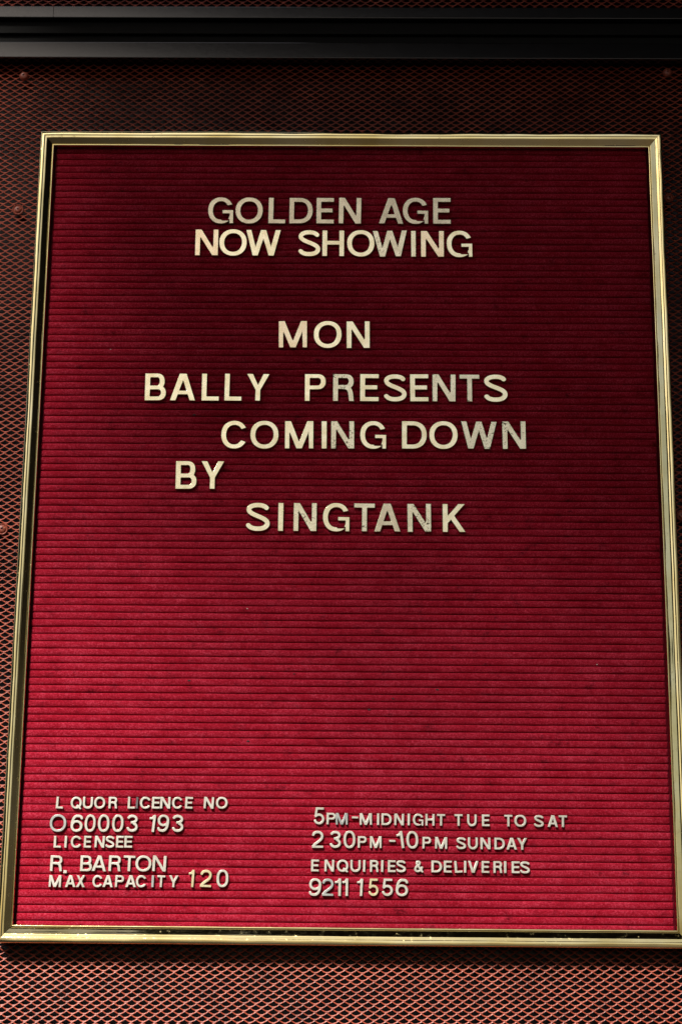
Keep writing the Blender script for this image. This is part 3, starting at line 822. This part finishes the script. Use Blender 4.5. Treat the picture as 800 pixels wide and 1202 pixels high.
FIN = {  # (line, word, index): (material, words, extra)
 ('t1', 0, 0): (DULL_SHADED, 'dull gold'), ('t1', 0, 1): (DULL_SHADED, 'dull gold'), ('t1', 0, 2): (DULL_SHADED, 'dull gold'), ('t1', 0, 3): (DULL_SHADED, 'dull gold'), ('t1', 0, 4): (DULL_SHADED, 'dull gold'), ('t1', 0, 5): (DULL_SHADED, 'dull gold'),  # top line: its weaker light is put into a darker foil colour
 ('t1', 1, 0): (DULL_SHADED, 'dull gold'), ('t1', 1, 1): (DULL_SHADED, 'dull gold'), ('t1', 1, 2): (DULL_SHADED, 'dull gold'),
 ('t2', 0, 0): (WARM, 'warm gold'), ('t2', 1, 5): (WARM, 'scratched warm gold'), ('t2', 1, 3): (TARN, 'speckled gold'), 
 ('t3', 0, 0): (WARM, 'warm gold'), ('t4', 1, 1): (TARN, 'tarnished grey gold'), ('t4', 1, 5): (TARN, 'speckled gold'), ('t4', 1, 6): (TARN, 'worn gold'),
 ('t5', 0, 4): (TARN, 'heavily tarnished gold'), ('t5', 1, 2): (TARN, 'worn gold'), ('t5', 1, 3): (TARN, 'speckled gold'), ('t5', 0, 3): (GOLD, 'cream gold'),
 ('t7', 0, 2): (TARN, 'worn gold'), ('t7', 0, 4): (TARN, 'dark spotted gold'), ('t7', 0, 5): (DULL_SHADED, 'dull gold'), ('t7', 0, 6): (TARN, 'worn gold'),
 ('a1', 1, 1): (DARK, 'dark unfaced'), ('a2', 0, 0): (GREY, 'large grey silver'), ('a5', 1, 5): (GREY, 'grey silver'),
 ('a6', 0, 0): (SGLD, 'pale gold'), ('a6', 0, 1): (SGLD, 'pale gold'), ('b1', 0, 1): (GREY, 'grey silver'), ('b4', 1, 1): (SGLD, 'pale gold'), ('b4', 0, 1): (GREY, 'grey silver'),
}
ROT = {('a2', 1, 0): -5.5, ('a6', 0, 0): -3.0, ('a6', 0, 1): -2.0, ('b2d', 1, 0): 8.0, ('b2d', 1, 1): 2.5, ('a1', 0, 0): -3.0, ('t2', 1, 3): 1.2, ('b3', 2, 2): 3, ('b4', 1, 0): -3}
GRP = {'L': 'large gold letters of the film notice', 'S': 'small pale letters of the lower notices', 'M': 'small pale letters of the lower notices', 'D': 'pale digits of the lower notices'}
for line, wi, size, chars in TEXT:
    for k, (ch, cx, zb, wd, hh) in enumerate(chars):
        sz = size
        if (line, wi, k) == ('a2', 0, 0): sz = 'D'
        me = letter_mesh(ch, sz)
        kind = 'digit' if ch.isdigit() else 'hyphen' if ch == '-' else 'full_stop' if ch == '.' else 'ampersand' if ch == '&' else 'letter'
        o = bpy.data.objects.new(kind, me)
        COL.objects.link(o)
        o.location = P(cx, 9.0, zb)
        rot = ROT.get((line, wi, k), 0)
        if size != 'L' and (line, wi, k) not in ROT: rot = random.gauss(-1.3 if line[0] == 'a' else -0.6, .7)
        elif size == 'L': rot += random.gauss(0, .35)
        o.rotation_euler = (math.radians(random.gauss(0, .5)), math.radians(-rot), math.radians(random.gauss(0, .5)))
        cap = SIZE[sz][0]
        if kind in ('letter', 'digit', 'ampersand'):
            wm = WID[ch] * cap
            o.scale = (max(.94, min(1.06, wd / wm)) if size == 'L' else max(.92, min(1.08, wd / wm)), 1, 1) if (line, wi, k) != ('a2', 0, 0) else (1, 1, 1)
        mat, words = FIN.get((line, wi, k), (GOLD, 'cream gold') if size == 'L' else (SILV, 'pale silver'))
        o.material_slots[0].link = 'OBJECT'
        o.material_slots[0].material = mat
        pl = PLACE[(line, wi)]
        n = k + OFFS.get((line, wi), 0)
        if kind == 'hyphen': lab = words + ' hyphen ' + ('before MIDNIGHT' if line == 'b1' else 'before the time 10PM')
        elif kind == 'full_stop': lab = words + ' full stop after the initial under LICENSEE'
        elif kind == 'ampersand': lab = words + ' ampersand between ENQUIRIES and DELIVERIES'
        elif (line, wi, k) == ('a4', 0, 0): lab = words + ' letter R, the ' + pl
        elif kind == 'digit': lab = '%s digit %s, %s character of the %s' % (words, ch, ORD[n], pl)
        elif line == 'a2': lab = '%s letter O, first character of the %s' % (words, pl)
        else: lab = '%s letter %s, %s of the %s' % (words, ch, ORD[n], pl)
        tag(o, lab, 'letter' if kind == 'letter' else 'digit' if kind == 'digit' else 'punctuation', GRP[size] if kind in ('letter', 'digit') else None)

# ------------------------------------------------------------------ lint caught on the felt
def lint(x, z, r, mat, label):
    bm = bmesh.new()
    bmesh.ops.create_icosphere(bm, subdivisions=2, radius=1)
    for v_ in bm.verts:
        k_ = random.uniform(.7, 1.2)
        v_.co = Vector((v_.co.x * r * 1.5 * k_, v_.co.y * r * .5 * k_, v_.co.z * r * .8 * k_)) * MM
    me = bpy.data.meshes.new('lint'); bm.to_mesh(me); bm.free(); me.materials.append(mat)
    o = bpy.data.objects.new('lint', me); COL.objects.link(o); o.location = P(x, 9.0, z)
    tag(o, label, 'lint', 'bits of lint caught on the felt')
lint(42.9, -168.4, 0.70, LINT, 'small dark bit of lint right of the middle on the lower felt')
lint(-46.2, -146.5, 0.70, LINT, 'small dark bit of lint left of the middle on the lower felt')
lint(226.3, -136.1, 0.50, LINTW, 'tiny white fleck of lint on the lower felt near the right rail')
lint(-224.1, 163.7, 0.50, LINTW, 'tiny white fleck of lint on the felt up and left of the fourth line')
lint(-140.5, -153.4, 1.00, LINT, 'dark bit of lint on the red felt at left, lower half')
lint(82.7, -160.0, 1.00, LINT, 'dark bit of lint on the felt right of centre, lower half')
lint(-86.3, -207.8, 1.00, LINT, 'dark bit of lint above the licence notice, left of centre')
lint(-89.7, -86.6, 0.60, LINTW, 'tiny white fleck of lint on the felt below the large words')
lint(-143.2, 98.9, 1.00, LINT, 'dark bit of lint below the word left of PRESENTS')
lint(21.6, -178.6, 0.90, LINT, 'faint dark bit of lint near the middle of the lower felt')
